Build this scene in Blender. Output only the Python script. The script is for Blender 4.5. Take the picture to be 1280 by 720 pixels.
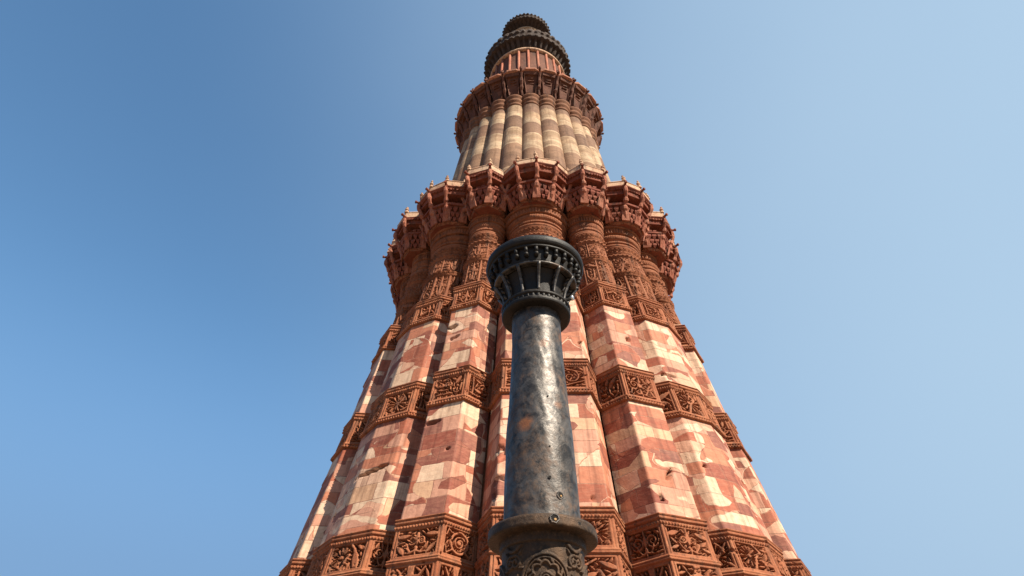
import bpy, bmesh, math, random
import numpy as np
from mathutils import Vector

for o in list(bpy.data.objects):
    bpy.data.objects.remove(o)
S = bpy.context.scene
COL = S.collection
R_ = math.radians

# ------------------------------------------------------------------ camera
CAM_Z = 1.6
cam_d = bpy.data.cameras.new('camera'); cam = bpy.data.objects.new('camera', cam_d); COL.objects.link(cam)
cam_d.sensor_width = 36.0; cam_d.lens = 850 / 1280 * 36; cam_d.clip_start = .05; cam_d.clip_end = 5000
cam.location = (0, 0, CAM_Z); cam.rotation_euler = (R_(90 + 39.93), 0, 0)
S.camera = cam

# ------------------------------------------------------------------ sky, sun, exposure
SUN_AZ, SUN_EL = 47.0, 46.0          # degrees to the right of the line from tower to camera; elevation
world = bpy.data.worlds.new('World'); S.world = world; world.use_nodes = True
wn, wl = world.node_tree.nodes, world.node_tree.links
wn.clear()
wo = wn.new('ShaderNodeOutputWorld'); bg = wn.new('ShaderNodeBackground'); sky = wn.new('ShaderNodeTexSky')
sky.sky_type = 'NISHITA'; sky.sun_disc = False
sx, sy = math.sin(R_(SUN_AZ)), -math.cos(R_(SUN_AZ))
sky.sun_elevation = R_(SUN_EL); sky.sun_rotation = math.atan2(sx, sy)
sky.altitude = 200; sky.air_density = 1.0; sky.dust_density = 0.4; sky.ozone_density = 1.3
bg.inputs['Strength'].default_value = 0.0955
# thin high haze that whitens the sky towards the sun's side
tc = wn.new('ShaderNodeTexCoord'); dp = wn.new('ShaderNodeVectorMath'); dp.operation = 'DOT_PRODUCT'
hz_n = wn.new('ShaderNodeTexNoise'); hz_n.inputs['Scale'].default_value = 1.6; hz_n.inputs['Detail'].default_value = 3
mr = wn.new('ShaderNodeMapRange'); mr.interpolation_type = 'SMOOTHSTEP'; ad = wn.new('ShaderNodeMath'); ad.operation = 'MULTIPLY_ADD'
mx = wn.new('ShaderNodeMix'); mx.data_type = 'RGBA'
dp.inputs[1].default_value = (.93, .05, .36)
wl.new(tc.outputs['Generated'], dp.inputs[0]); wl.new(tc.outputs['Generated'], hz_n.inputs[0])
wl.new(hz_n.outputs[0], ad.inputs[0]); ad.inputs[1].default_value = .22; wl.new(dp.outputs['Value'], ad.inputs[2])
wl.new(ad.outputs[0], mr.inputs[0]); mr.inputs[1].default_value = -.05; mr.inputs[2].default_value = 1.05; mr.inputs[3].default_value = 0; mr.inputs[4].default_value = .9
wl.new(mr.outputs[0], mx.inputs[0]); tn = wn.new('ShaderNodeMix'); tn.data_type = 'RGBA'; tn.blend_type = 'MULTIPLY'; tn.inputs[0].default_value = 1
wl.new(sky.outputs[0], tn.inputs[6]); tn.inputs[7].default_value = (.68, .92, .96, 1); 
# dusty air low over the horizon
sp = wn.new('ShaderNodeSeparateXYZ'); wl.new(tc.outputs['Generated'], sp.inputs[0])
lo = wn.new('ShaderNodeMapRange'); lo.interpolation_type = 'SMOOTHSTEP'; wl.new(sp.outputs['Z'], lo.inputs[0])
lo.inputs[1].default_value = .60; lo.inputs[2].default_value = .22; lo.inputs[3].default_value = 0; lo.inputs[4].default_value = .9
du = wn.new('ShaderNodeMix'); du.data_type = 'RGBA'; wl.new(lo.outputs[0], du.inputs[0]); wl.new(tn.outputs[2], du.inputs[6])
du.inputs[7].default_value = (.95, 1.66, 2.80, 1); wl.new(du.outputs[2], mx.inputs[6]); mx.inputs[7].default_value = (2.30, 3.12, 3.92, 1)
wl.new(mx.outputs[2], bg.inputs[0]); wl.new(bg.outputs[0], wo.inputs[0])
sun_d = bpy.data.lights.new('sun', 'SUN'); sun = bpy.data.objects.new('sun', sun_d); COL.objects.link(sun)
sun_d.energy = 5.0; sun_d.angle = R_(0.5); sun_d.color = (1.0, .90, .75)
sdir = Vector((sx * math.cos(R_(SUN_EL)), sy * math.cos(R_(SUN_EL)), math.sin(R_(SUN_EL))))
sun.rotation_euler = sdir.to_track_quat('Z', 'Y').to_euler(); sun.location = (30, -30, 60)
S.view_settings.view_transform = 'Standard'; S.view_settings.look = 'None'
S.view_settings.exposure = 1.15; S.view_settings.gamma = 1.0; S.view_settings.use_curve_mapping = False
S.render.engine = 'CYCLES'; S.cycles.max_bounces = 6

# ------------------------------------------------------------------ node helpers
class NT:
    def __init__(s, name):
        s.m = bpy.data.materials.new(name); s.m.use_nodes = True
        s.n = s.m.node_tree.nodes; s.l = s.m.node_tree.links; s.n.clear()
        s.out = s.n.new('ShaderNodeOutputMaterial'); s.p = s.n.new('ShaderNodeBsdfPrincipled')
        s.l.new(s.p.outputs[0], s.out.inputs[0])
    def put(s, sock, v):
        if isinstance(v, bpy.types.NodeSocket): s.l.new(v, sock)
        elif isinstance(v, (tuple, list)) and len(v) == 3 and sock.type == 'RGBA': sock.default_value = (*v, 1)
        else: sock.default_value = v
    def coord(s, kind): return s.n.new('ShaderNodeTexCoord').outputs[kind]
    def rnd(s): return s.n.new('ShaderNodeObjectInfo').outputs['Random']
    def math(s, op, a, b=0.0, c=None, clamp=False):
        n = s.n.new('ShaderNodeMath'); n.operation = op; n.use_clamp = clamp
        s.put(n.inputs[0], a); s.put(n.inputs[1], b)
        if c is not None: s.put(n.inputs[2], c)
        return n.outputs[0]
    def vmath(s, op, a, b):
        n = s.n.new('ShaderNodeVectorMath'); n.operation = op
        s.put(n.inputs[0], a)
        if op == 'SCALE': s.put(n.inputs['Scale'], b)
        else: s.put(n.inputs[1], b)
        return n.outputs[0]
    def comb(s, x, y, z=0.0):
        n = s.n.new('ShaderNodeCombineXYZ')
        for i, v in enumerate((x, y, z)): s.put(n.inputs[i], v)
        return n.outputs[0]
    def sep(s, v):
        n = s.n.new('ShaderNodeSeparateXYZ'); s.put(n.inputs[0], v); return n.outputs
    def noise(s, vec, scale, detail=4, rough=.55, dist=0.0, col=False):
        n = s.n.new('ShaderNodeTexNoise'); s.put(n.inputs['Vector'], vec)
        n.inputs['Scale'].default_value = scale; n.inputs['Detail'].default_value = detail
        n.inputs['Roughness'].default_value = rough; n.inputs['Distortion'].default_value = dist
        return n.outputs[1 if col else 0]
    def voro(s, vec, scale, feat='F1', out=0):
        n = s.n.new('ShaderNodeTexVoronoi'); n.feature = feat; s.put(n.inputs['Vector'], vec)
        n.inputs['Scale'].default_value = scale; return n.outputs[out]
    def brick(s, vec, w, h, mortar=.006, off=.5, squash=1.0):
        n = s.n.new('ShaderNodeTexBrick'); s.put(n.inputs['Vector'], vec)
        n.offset = off; n.squash = squash; n.squash_frequency = 3
        n.inputs['Color1'].default_value = (0, 0, 0, 1); n.inputs['Color2'].default_value = (1, 1, 1, 1)
        n.inputs['Mortar'].default_value = (.3, .3, .3, 1); n.inputs['Scale'].default_value = 1
        n.inputs['Mortar Size'].default_value = mortar; n.inputs['Mortar Smooth'].default_value = .15
        n.inputs['Brick Width'].default_value = w; n.inputs['Row Height'].default_value = h
        return n.outputs['Color'], n.outputs['Fac']
    def ramp(s, fac, stops, interp='LINEAR'):
        n = s.n.new('ShaderNodeValToRGB'); cr = n.color_ramp; cr.interpolation = interp
        while len(cr.elements) < len(stops): cr.elements.new(.5)
        for e, (p, c) in zip(cr.elements, stops):
            e.position = p; e.color = (*c, 1) if len(c) == 3 else c
        s.put(n.inputs[0], fac); return n.outputs[0]
    def mix(s, fac, a, b, mode='MIX'):
        n = s.n.new('ShaderNodeMix'); n.data_type = 'RGBA'; n.blend_type = mode
        s.put(n.inputs[0], fac); s.put(n.inputs[6], a); s.put(n.inputs[7], b); return n.outputs[2]
    def band(s, fac, lo, hi):
        n = s.n.new('ShaderNodeMapRange'); s.put(n.inputs[0], fac)
        n.inputs[1].default_value = lo; n.inputs[2].default_value = hi; return n.outputs[0]
    def bump(s, h, strength=.5, dist=.02, normal=None):
        n = s.n.new('ShaderNodeBump'); n.inputs['Strength'].default_value = strength
        n.inputs['Distance'].default_value = dist; s.put(n.inputs['Height'], h)
        if normal is not None: s.put(n.inputs['Normal'], normal)
        return n.outputs[0]
    def fin(s, col, rough=.85, metal=0.0, normal=None, spec=.3, tone=None):
        if tone: col = s.mix(1.0, col, (tone,) * 3, 'MULTIPLY')
        s.put(s.p.inputs['Base Color'], col); s.put(s.p.inputs['Roughness'], rough)
        s.put(s.p.inputs['Metallic'], metal); s.put(s.p.inputs['Specular IOR Level'], spec)
        if normal is not None: s.put(s.p.inputs['Normal'], normal)
        return s.m

def mat_masonry():
    """red, plum, salmon and cream sandstone blocks with veined cream lenses"""
    t = NT('inlaid_sandstone')
    uv = t.coord('UV'); r = t.rnd()
    base = t.vmath('ADD', uv, t.comb(t.math('MULTIPLY', r, 41.7), t.math('MULTIPLY', r, 97.3)))
    w1 = t.vmath('SUBTRACT', t.noise(base, .9, 3, .5, col=True), (.5, .5, .5))
    w2 = t.vmath('SUBTRACT', t.noise(base, 4.5, 3, .5, col=True), (.5, .5, .5))
    vec = t.vmath('ADD', t.vmath('ADD', base, t.vmath('MULTIPLY', w1, (.17, .055, 0))), t.vmath('MULTIPLY', w2, (.035, .018, 0)))
    ca, fa = t.brick(vec, .98, .47, .009, .43, .7)
    cb, fb = t.brick(t.vmath('ADD', vec, (.37, .21, 0)), 1.6, .33, .009, .37, .6)
    m = t.band(t.noise(base, .55, 1), .49, .50)
    c = t.mix(m, ca, cb); f = t.mix(m, fa, fb)
    red, dred, plum = (.285, .080, .042), (.215, .055, .032), (.20, .072, .050)
    salmon, pink, cream, buff = (.39, .145, .08), (.46, .235, .16), (.57, .41, .285), (.50, .31, .19)
    col = t.ramp(c, [(0, red), (.13, cream), (.235, pink), (.38, dred), (.45, salmon), (.56, red), (.665, buff),
                     (.735, plum), (.78, pink), (.87, salmon), (.93, cream)], 'CONSTANT')
    # irregular paler and darker slabs with crisp, slightly wavy edges
    pv = t.vmath('MULTIPLY', t.vmath('ADD', t.vmath('ADD', base, t.vmath('MULTIPLY', w1, (.4, .16, 0))), t.vmath('MULTIPLY', w2, (.07, .045, 0))), (1.15, 2.3, 1))
    pr_ = t.sep(t.voro(pv, 1.05, 'F1', 1)); pe = t.voro(pv, 1.05, 'DISTANCE_TO_EDGE')
    pale = t.mix(t.band(pr_[1], .3, .7), (.57, .405, .29), (.53, .30, .20))
    mp = t.math('MULTIPLY', t.math('GREATER_THAN', pr_[0], .73), t.math('LESS_THAN', c, .64))
    md = t.math('MULTIPLY', t.math('LESS_THAN', pr_[0], .12), t.math('GREATER_THAN', c, .3))
    col = t.mix(mp, col, pale)
    col = t.mix(md, col, t.mix(pr_[1], dred, plum))
    lens = t.noise(t.vmath('MULTIPLY', t.vmath('ADD', base, t.vmath('MULTIPLY', w1, (1.0, .6, 0))), (.6, 1.9, 1)), 1.0, 3, .45, .9)
    col = t.mix(t.band(lens, .685, .695), col, cream)
    # veins and mottling inside the stone
    vein = t.noise(t.vmath('MULTIPLY', vec, (1.2, 4.5, 1)), 2.2, 6, .65, 1.4)
    col = t.mix(t.math('MULTIPLY', t.band(vein, .42, .66), .6), col, t.mix(.5, col, (.42, .21, .13)))
    col = t.mix(1.0, col, t.ramp(t.noise(base, 7, 5, .7), [(.25, (.74, .70, .68)), (.75, (1.12, 1.1, 1.08))]), 'MULTIPLY')
    col = t.mix(1.0, col, t.ramp(t.noise(base, .35, 3), [(.3, (.86, .84, .82)), (.7, (1.06, 1.05, 1.04))]), 'MULTIPLY')
    crack = t.math('LESS_THAN', t.voro(t.vmath('ADD', vec, t.vmath('SCALE', w2, .4)), .42, 'DISTANCE_TO_EDGE'), .0035)
    crack = t.math('MULTIPLY', crack, t.band(t.noise(base, .6), .60, .66))
    pj = t.math('MULTIPLY', t.math('LESS_THAN', pe, .012), t.math('MAXIMUM', mp, md))
    dark = t.math('MAXIMUM', crack, t.math('MAXIMUM', t.math('MULTIPLY', pj, .7), t.math('MULTIPLY', f, t.band(t.noise(base, 1.6), .34, .5))))
    col = t.mix(t.math('MULTIPLY', dark, .62), col, (.12, .05, .03))
    # rain streaks and small pits
    st_ = t.noise(t.vmath('MULTIPLY', base, (5.0, .35, 1)), 1.0, 5, .6)
    col = t.mix(1.0, col, t.ramp(st_, [(.36, (.66, .62, .60)), (.50, (1, 1, 1))]), 'MULTIPLY')
    pit = t.band(t.voro(base, 5.5), .07, .03)
    pit = t.math('MULTIPLY', pit, t.band(t.noise(base, 1.3), .58, .66))
    col = t.mix(t.math('MULTIPLY', pit, .8), col, (.08, .035, .02))
    h = t.math('ADD', t.math('MULTIPLY', t.noise(base, 22, 5, .65), .25), t.math('MULTIPLY', t.noise(base, 3, 4), .9))
    h = t.math('SUBTRACT', h, t.math('MULTIPLY', t.math('MAXIMUM', dark, pit), 1.2))
    h = t.math('ADD', h, t.math('MULTIPLY', c, .35))
    return t.fin(col, .78, 0, t.bump(h, .55, .03), .3, 1.0)

def mat_carved(name, a, b, c, fine=0.0):
    t = NT(name)
    p = t.coord('Object'); r = t.rnd()
    base = t.vmath('ADD', p, t.comb(t.math('MULTIPLY', r, 31.0), 0.0, t.math('MULTIPLY', r, 17.0)))
    col = t.mix(t.band(t.noise(base, 1.1, 4), .38, .62), a, b)
    col = t.mix(t.math('MULTIPLY', t.band(t.noise(base, 4.5, 5, .65), .50, .68), .55), col, c)
    col = t.mix(1.0, col, t.ramp(t.noise(base, 19, 4, .7), [(.25, (.70, .68, .66)), (.75, (1.16, 1.14, 1.12))]), 'MULTIPLY')
    st_ = t.noise(t.vmath('MULTIPLY', base, (4.5, 4.5, .8)), 1.0, 5, .65)
    col = t.mix(t.band(st_, .47, .36), col, t.mix(.62, col, (.045, .028, .02)))
    h = t.math('ADD', t.math('MULTIPLY', t.noise(base, 34, 4, .65), .3), t.math('MULTIPLY', t.noise(base, 8, 4), .6))
    if fine:
        v = t.voro(t.vmath('MULTIPLY', base, (1, 1, 1.3)), fine, 'DISTANCE_TO_EDGE')
        h = t.math('ADD', h, t.math('MULTIPLY', t.band(v, .03, .16), 2.6))
    return t.fin(col, .85, 0, t.bump(h, .8, .03), .2, .84)

def mat_banded():
    """flutes of the second storey: cream and brown drums"""
    t = NT('banded_stone')
    uv = t.coord('UV'); r = t.rnd()
    o = t.sep(uv)
    w = t.math('SUBTRACT', t.noise(t.vmath('ADD', uv, t.comb(t.math('MULTIPLY', r, 50.0), 0.0)), 2.2, 3), .5)
    r2 = t.math('FRACT', t.math('MULTIPLY', r, 17.3))
    v = t.math('ADD', t.math('ADD', t.math('MULTIPLY', o[1], t.math('ADD', .93, t.math('MULTIPLY', r2, .14))), t.math('MULTIPLY', t.math('SUBTRACT', r, .5), .75)), t.math('MULTIPLY', w, .12))
    cream, cream2 = (.47, .345, .225), (.40, .275, .17)
    brown, brown2 = (.19, .105, .065), (.24, .138, .083)
    k = 1 / 8.0
    col = t.ramp(t.math('MULTIPLY', v, k), [(0, brown), (1.0*k, cream2), (2.1*k, brown), (3.0*k, brown2), (3.9*k, cream),
          (4.6*k, cream2), (5.15*k, cream), (5.25*k, brown), (6.2*k, cream), (6.6*k, cream2), (7.2*k, brown)], 'CONSTANT')
    base = t.vmath('ADD', uv, t.comb(t.math('MULTIPLY', r, 50.0), t.math('MULTIPLY', r, 9.0)))
    blk, _ = t.brick(t.vmath('ADD', base, (0, 0, 0)), .7, .26, .004)
    col = t.mix(1.0, col, t.ramp(blk, [(0, (.70, .66, .62)), (.5, (1, 1, 1)), (1, (1.14, 1.12, 1.1))]), 'MULTIPLY')
    col = t.mix(t.math('MULTIPLY', t.band(t.noise(t.vmath('MULTIPLY', base, (1, 2.5, 1)), 2.0, 5, .65), .42, .70), .75), col, (.26, .15, .09))
    col = t.mix(1.0, col, t.ramp(t.noise(base, 8, 5, .7), [(.25, (.72, .70, .68)), (.75, (1.12, 1.1, 1.08))]), 'MULTIPLY')
    st_ = t.noise(t.vmath('MULTIPLY', base, (6.0, .5, 1)), 1.0, 5, .65)
    col = t.mix(1.0, col, t.ramp(st_, [(.34, (.68, .63, .58)), (.50, (1, 1, 1))]), 'MULTIPLY')
    j = t.math('LESS_THAN', t.math('PINGPONG', t.math('ADD', v, .11), .26), .012)
    col = t.mix(t.math('MULTIPLY', j, .55), col, (.10, .05, .03))
    h = t.math('SUBTRACT', t.noise(base, 14, 5, .65), t.math('MULTIPLY', j, .8))
    return t.fin(col, .82, 0, t.bump(h, .5, .03), .25, .86)

def mat_iron():
    t = NT('weathered_iron')
    p = t.coord('Object')
    big = t.noise(p, 3.2, 6, .68, .6); fine = t.noise(p, 26, 6, .7); mid = t.noise(p, 9, 6, .7, .8)
    col = t.mix(t.band(mid, .40, .60), (.019, .0165, .015), (.088, .077, .068))
    rust = t.math('MULTIPLY', t.band(t.math('ADD', t.math('MULTIPLY', big, .7), t.math('MULTIPLY', fine, .35)), .50, .66), .85)
    col = t.mix(rust, col, t.mix(fine, (.052, .026, .013), (.120, .060, .028)))
    spot = t.math('MULTIPLY', t.band(t.voro(t.vmath('ADD', p, t.vmath('SCALE', t.noise(p, 12, 3, col=True), .09)), 3.1), .15, .06), .45)
    dv = t.n.new('ShaderNodeVectorMath'); dv.operation = 'DISTANCE'; t.put(dv.inputs[0], t.vmath('ADD', p, t.vmath('SCALE', t.noise(p, 14, 3, col=True), .09))); dv.inputs[1].default_value = (-.062, -.170, 2.445)
    spot = t.math('MAXIMUM', spot, t.band(dv.outputs['Value'], .075, .035))
    col = t.mix(spot, col, t.mix(fine, (.11, .035, .010), (.26, .10, .03)))
    metal = t.math('SUBTRACT', .55, t.math('MULTIPLY', t.math('MAXIMUM', rust, spot), .55))
    rough = t.math('ADD', t.band(fine, .2, .9), .0)
    rough = t.math('ADD', t.math('MULTIPLY', rough, .28), t.math('ADD', .34, t.math('MULTIPLY', rust, .26)))
    h = t.math('ADD', t.math('MULTIPLY', fine, .4), t.math('MULTIPLY', t.noise(p, 7, 5, .6), 1.0))
    h = t.math('ADD', h, t.math('MULTIPLY', t.noise(p, 70, 3, .6), .25))
    return t.fin(col, rough, metal, t.bump(h, .40, .012), .5)

def mat_iron_rusty():
    t = NT('rusty_iron')
    p = t.coord('Object')
    fine = t.noise(p, 30, 6, .7); mid = t.noise(p, 7, 6, .7, .6)
    col = t.mix(t.band(mid, .36, .66), (.022, .016, .012), (.075, .042, .023))
    col = t.mix(t.math('MULTIPLY', t.band(fine, .52, .70), .6), col, (.12, .072, .04))
    return t.fin(col, t.math('ADD', .46, t.math('MULTIPLY', fine, .3)), .35, t.bump(t.math('ADD', fine, mid), .6, .012), .25)

def mat_iron_dark():
    t = NT('blackened_iron')
    p = t.coord('Object')
    fine = t.noise(p, 30, 6, .7); mid = t.noise(p, 8, 5, .7)
    col = t.mix(t.band(mid, .35, .7), (.006, .0052, .0047), (.017, .0135, .011))
    col = t.mix(t.math('MULTIPLY', t.band(fine, .58, .72), .45), col, (.055, .032, .018))
    rough = t.math('ADD', .42, t.math('MULTIPLY', fine, .28))
    return t.fin(col, rough, .25, t.bump(t.math('ADD', fine, mid), .35, .008), .3)

def mat_ground():
    t = NT('dusty_paving')
    p = t.coord('Object')
    c, f = t.brick(p, 1.2, .8, .02, .5)
    col = t.mix(c, (.17, .12, .085), (.23, .165, .12))
    col = t.mix(t.band(t.noise(p, .3, 5), .4, .65), col, (.20, .145, .10))
    col = t.mix(t.math('MULTIPLY', f, .6), col, (.14, .09, .06))
    return t.fin(col, .9, 0, t.bump(t.math('SUBTRACT', t.noise(p, 9, 4), f), .4, .02), .2)

M_STONE = mat_masonry()
M_CARVE = mat_carved('carved_sandstone', (.27, .086, .039), (.335, .122, .057), (.40, .18, .095))
M_COLUMN = mat_carved('carved_column_stone', (.215, .073, .034), (.275, .10, .048), (.35, .15, .08))
M_RED = mat_carved('red_balcony_stone', (.185, .046, .027), (.23, .068, .039), (.31, .12, .072))
M_COPING = mat_carved('pale_coping_stone', (.48, .29, .185), (.54, .37, .25), (.36, .155, .09))
M_NICHE = mat_carved('niche_stone', (.24, .085, .045), (.30, .115, .06), (.36, .16, .09), 4.0)
M_BRACKET = mat_carved('bracket_stone', (.30, .095, .055), (.36, .14, .085), (.42, .20, .13))
M_RIM = mat_carved('pink_rim_stone', (.36, .14, .085), (.42, .19, .12), (.48, .27, .17))
M_UPPER = mat_carved('dark_red_stone', (.105, .040, .025), (.14, .056, .034), (.20, .09, .055))
M_BROWN = mat_carved('brown_ring_stone', (.17, .072, .038), (.21, .095, .05), (.27, .13, .07))
M_DARK = mat_carved('dark_stone', (.035, .025, .021), (.055, .038, .03), (.10, .06, .04))
M_GREY = mat_carved('grey_buff_stone', (.38, .28, .19), (.46, .35, .24), (.28, .18, .12))
M_BAND = mat_banded()
M_IRON, M_IRON_DARK, M_RUSTY = mat_iron(), mat_iron_dark(), mat_iron_rusty()
M_GROUND = mat_ground()

# ------------------------------------------------------------------ mesh helpers
def grid_mesh(name, P, UV=None, mat=None, wrap=False, smooth=False):
    nz, nu = P.shape[:2]
    me = bpy.data.meshes.new(name)
    idx = np.arange(nz * nu).reshape(nz, nu)
    if wrap: nxt = np.roll(idx, -1, 1)
    else: nxt = idx[:, 1:]
    a = idx[:-1, :nxt.shape[1]]; b = nxt[:-1]; c = nxt[1:]; d = idx[1:, :nxt.shape[1]]
    F = np.stack([a, b, c, d], -1).reshape(-1, 4)
    n = len(F)
    me.vertices.add(nz * nu); me.vertices.foreach_set('co', P.reshape(-1).astype(np.float32))
    me.loops.add(n * 4); me.loops.foreach_set('vertex_index', F.reshape(-1).astype(np.int32))
    me.polygons.add(n); me.polygons.foreach_set('loop_start', (np.arange(n) * 4).astype(np.int32))
    me.polygons.foreach_set('loop_total', np.full(n, 4, np.int32))
    if smooth: me.polygons.foreach_set('use_smooth', np.ones(n, bool))
    me.update(calc_edges=True)
    if UV is not None:
        uvl = me.uv_layers.new(name='UVMap'); uvl.data.foreach_set('uv', UV.reshape(-1, 2)[F.reshape(-1)].reshape(-1).astype(np.float32))
    if mat: me.materials.append(mat)
    me.validate()
    return me

def link(name, me, parent=None, rz=0.0, loc=(0, 0, 0)):
    o = bpy.data.objects.new(name, me); COL.objects.link(o)
    o.rotation_euler = (0, 0, rz); o.location = loc
    if parent: o.parent = parent
    return o

def bm_mesh(name, bm, mat, smooth=False):
    me = bpy.data.meshes.new(name); bmesh.ops.recalc_face_normals(bm, faces=bm.faces)
    bm.to_mesh(me); bm.free(); me.materials.append(mat)
    if smooth:
        for p in me.polygons: p.use_smooth = True
    return me

def lathe(name, prof, mat, n=64, mod=None, smooth=True, a0=0, a1=2 * math.pi):
    """prof = [(r, z)...]; mod(theta, i) multiplies the radius"""
    full = abs(a1 - a0 - 2 * math.pi) < 1e-6
    th = np.linspace(a0, a1, n, endpoint=not full)
    P = np.zeros((len(prof), n, 3))
    for i, (r, z) in enumerate(prof):
        rr = r * (mod(th, i) if mod else np.ones(n))
        P[i, :, 0] = rr * np.sin(th); P[i, :, 1] = -rr * np.cos(th); P[i, :, 2] = z
    UV = np.stack(np.meshgrid(th, [p[1] for p in prof]), -1)
    return grid_mesh(name, P, UV, mat, wrap=full, smooth=smooth)

def tube_bm(bm, pts, rad, n=8, caps=True):
    rings = []
    for i, p in enumerate(pts):
        p = Vector(p); a = Vector(pts[max(i - 1, 0)]); b = Vector(pts[min(i + 1, len(pts) - 1)])
        t = (b - a).normalized(); s = t.cross(Vector((0, 0, 1)))
        if s.length < .05: s = t.cross(Vector((0, 1, 0)))
        s.normalize(); q = s.cross(t).normalized()
        rings.append([bm.verts.new(p + (s * math.cos(2 * math.pi * k / n) + q * math.sin(2 * math.pi * k / n)) * rad[i]) for k in range(n)])
    for r0, r1 in zip(rings, rings[1:]):
        for k in range(n): bm.faces.new((r0[k], r0[(k + 1) % n], r1[(k + 1) % n], r1[k]))
    if caps: bm.faces.new(rings[0][::-1]); bm.faces.new(rings[-1])

# value noise in numpy
def vnoise(x, y, seed):
    xi, yi = np.floor(x).astype(np.int64), np.floor(y).astype(np.int64)
    fx, fy = x - xi, y - yi; fx = fx * fx * (3 - 2 * fx); fy = fy * fy * (3 - 2 * fy)
    def h(a, b):
        n = (a * 374761393 + b * 668265263 + seed * 974711) & 0x7fffffff
        n = ((n ^ (n >> 13)) * 1274126177) & 0x7fffffff
        return ((n ^ (n >> 16)) & 0xffff) / 65535.0
    return (h(xi, yi) * (1 - fx) + h(xi + 1, yi) * fx) * (1 - fy) + (h(xi, yi + 1) * (1 - fx) + h(xi + 1, yi + 1) * fx) * fy
def fbm(x, y, seed, oct=3):
    s = 0; a = .5
    for i in range(oct): s = s + a * vnoise(x * 2 ** i, y * 2 ** i, seed + i); a *= .5
    return s

# ------------------------------------------------------------------ carved ornament (height fields)
def sstep(x): x = np.clip(x, 0, 1); return x * x * (3 - 2 * x)
class Orn:
    """signed distance to a set of strokes on a panel W x H; < 0 is raised stone"""
    def __init__(s, X, Y, W, H, seed):
        s.X, s.Y, s.W, s.H = X, Y, W, H; s.d = np.full(X.shape, 9.0); s.r = random.Random(seed); s.k = 1.0
    def seg(s, a, b, wa, wb):
        wa *= s.k; wb *= s.k
        ax, ay = a; dx, dy = b[0] - ax, b[1] - ay; L = dx * dx + dy * dy + 1e-12
        t = np.clip(((s.X - ax) * dx + (s.Y - ay) * dy) / L, 0, 1)
        s.d = np.minimum(s.d, np.hypot(s.X - ax - t * dx, s.Y - ay - t * dy) - (wa + (wb - wa) * t))
    def line(s, pts, w0, w1=None, mirror=None):
        w1 = w0 if w1 is None else w1; n = len(pts) - 1
        for i in range(n):
            wa, wb = w0 + (w1 - w0) * i / n, w0 + (w1 - w0) * (i + 1) / n
            s.seg(pts[i], pts[i + 1], wa, wb)
            if mirror is not None:
                s.seg((2 * mirror - pts[i][0], pts[i][1]), (2 * mirror - pts[i + 1][0], pts[i + 1][1]), wa, wb)
    def spiral(s, cx, cy, r0, turns, a0, sgn, w0, w1, mirror=None, tail=None):
        n = int(18 * turns) + 2; pts = []
        for i in range(n):
            t = i / (n - 1); a = a0 + sgn * t * turns * 2 * math.pi; r = r0 * (1 - .88 * t)
            pts.append((cx + r * math.cos(a), cy + r * math.sin(a)))
        if tail: pts = [tail] + pts
        s.line(pts, w0, w1, mirror)
    def ring(s, cx, cy, r, w):
        s.d = np.minimum(s.d, np.abs(np.hypot(s.X - cx, s.Y - cy) - r) - w)
    def disc(s, cx, cy, r):
        s.d = np.minimum(s.d, np.hypot(s.X - cx, s.Y - cy) - r)
    def rosette(s, cx, cy, r, n, fill=.42):
        a = np.arctan2(s.Y - cy, s.X - cx); q = np.hypot(s.X - cx, s.Y - cy)
        pet = (np.abs(((a * n / (2 * math.pi)) % 1) - .5) - fill / 2) * (2 * math.pi / n) * q
        s.d = np.minimum(s.d, np.maximum(pet, np.maximum(q - r, r * .3 - q)))
        s.disc(cx, cy, r * .2)
    def leaf(s, x, y, ang, L, w):
        for i in range(4):
            t0, t1 = i / 4, (i + 1) / 4; f = lambda t: w * math.sin(math.pi * (t * .8 + .15))
            s.seg((x + L * (t0 - .5) * math.cos(ang), y + L * (t0 - .5) * math.sin(ang)),
                  (x + L * (t1 - .5) * math.cos(ang), y + L * (t1 - .5) * math.sin(ang)), f(t0), f(t1))
    def fill(s, gap, n=90, mirror=None):
        for k in range(n):
            e = np.minimum(np.minimum(s.X, s.W - s.X), np.minimum(s.Y, s.H - s.Y))
            c = np.where((s.X < s.W * .5) | (mirror is None), np.minimum(s.d, e + .01), -1)
            i = np.argmax(c); g = c.flat[i]
            if g < gap: break
            x, y = s.X.flat[i], s.Y.flat[i]; a = s.r.uniform(0, math.pi); q = max(g - .017, .011)
            L = q * s.r.uniform(2.0, 3.2); w = q * s.r.uniform(.55, .8)
            s.leaf(x, y, a, L, w)
            if mirror is not None: s.leaf(2 * mirror - x, y, math.pi - a, L, w)
    def field(s, soft=.008): return sstep(.5 - s.d / (2 * soft))

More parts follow.
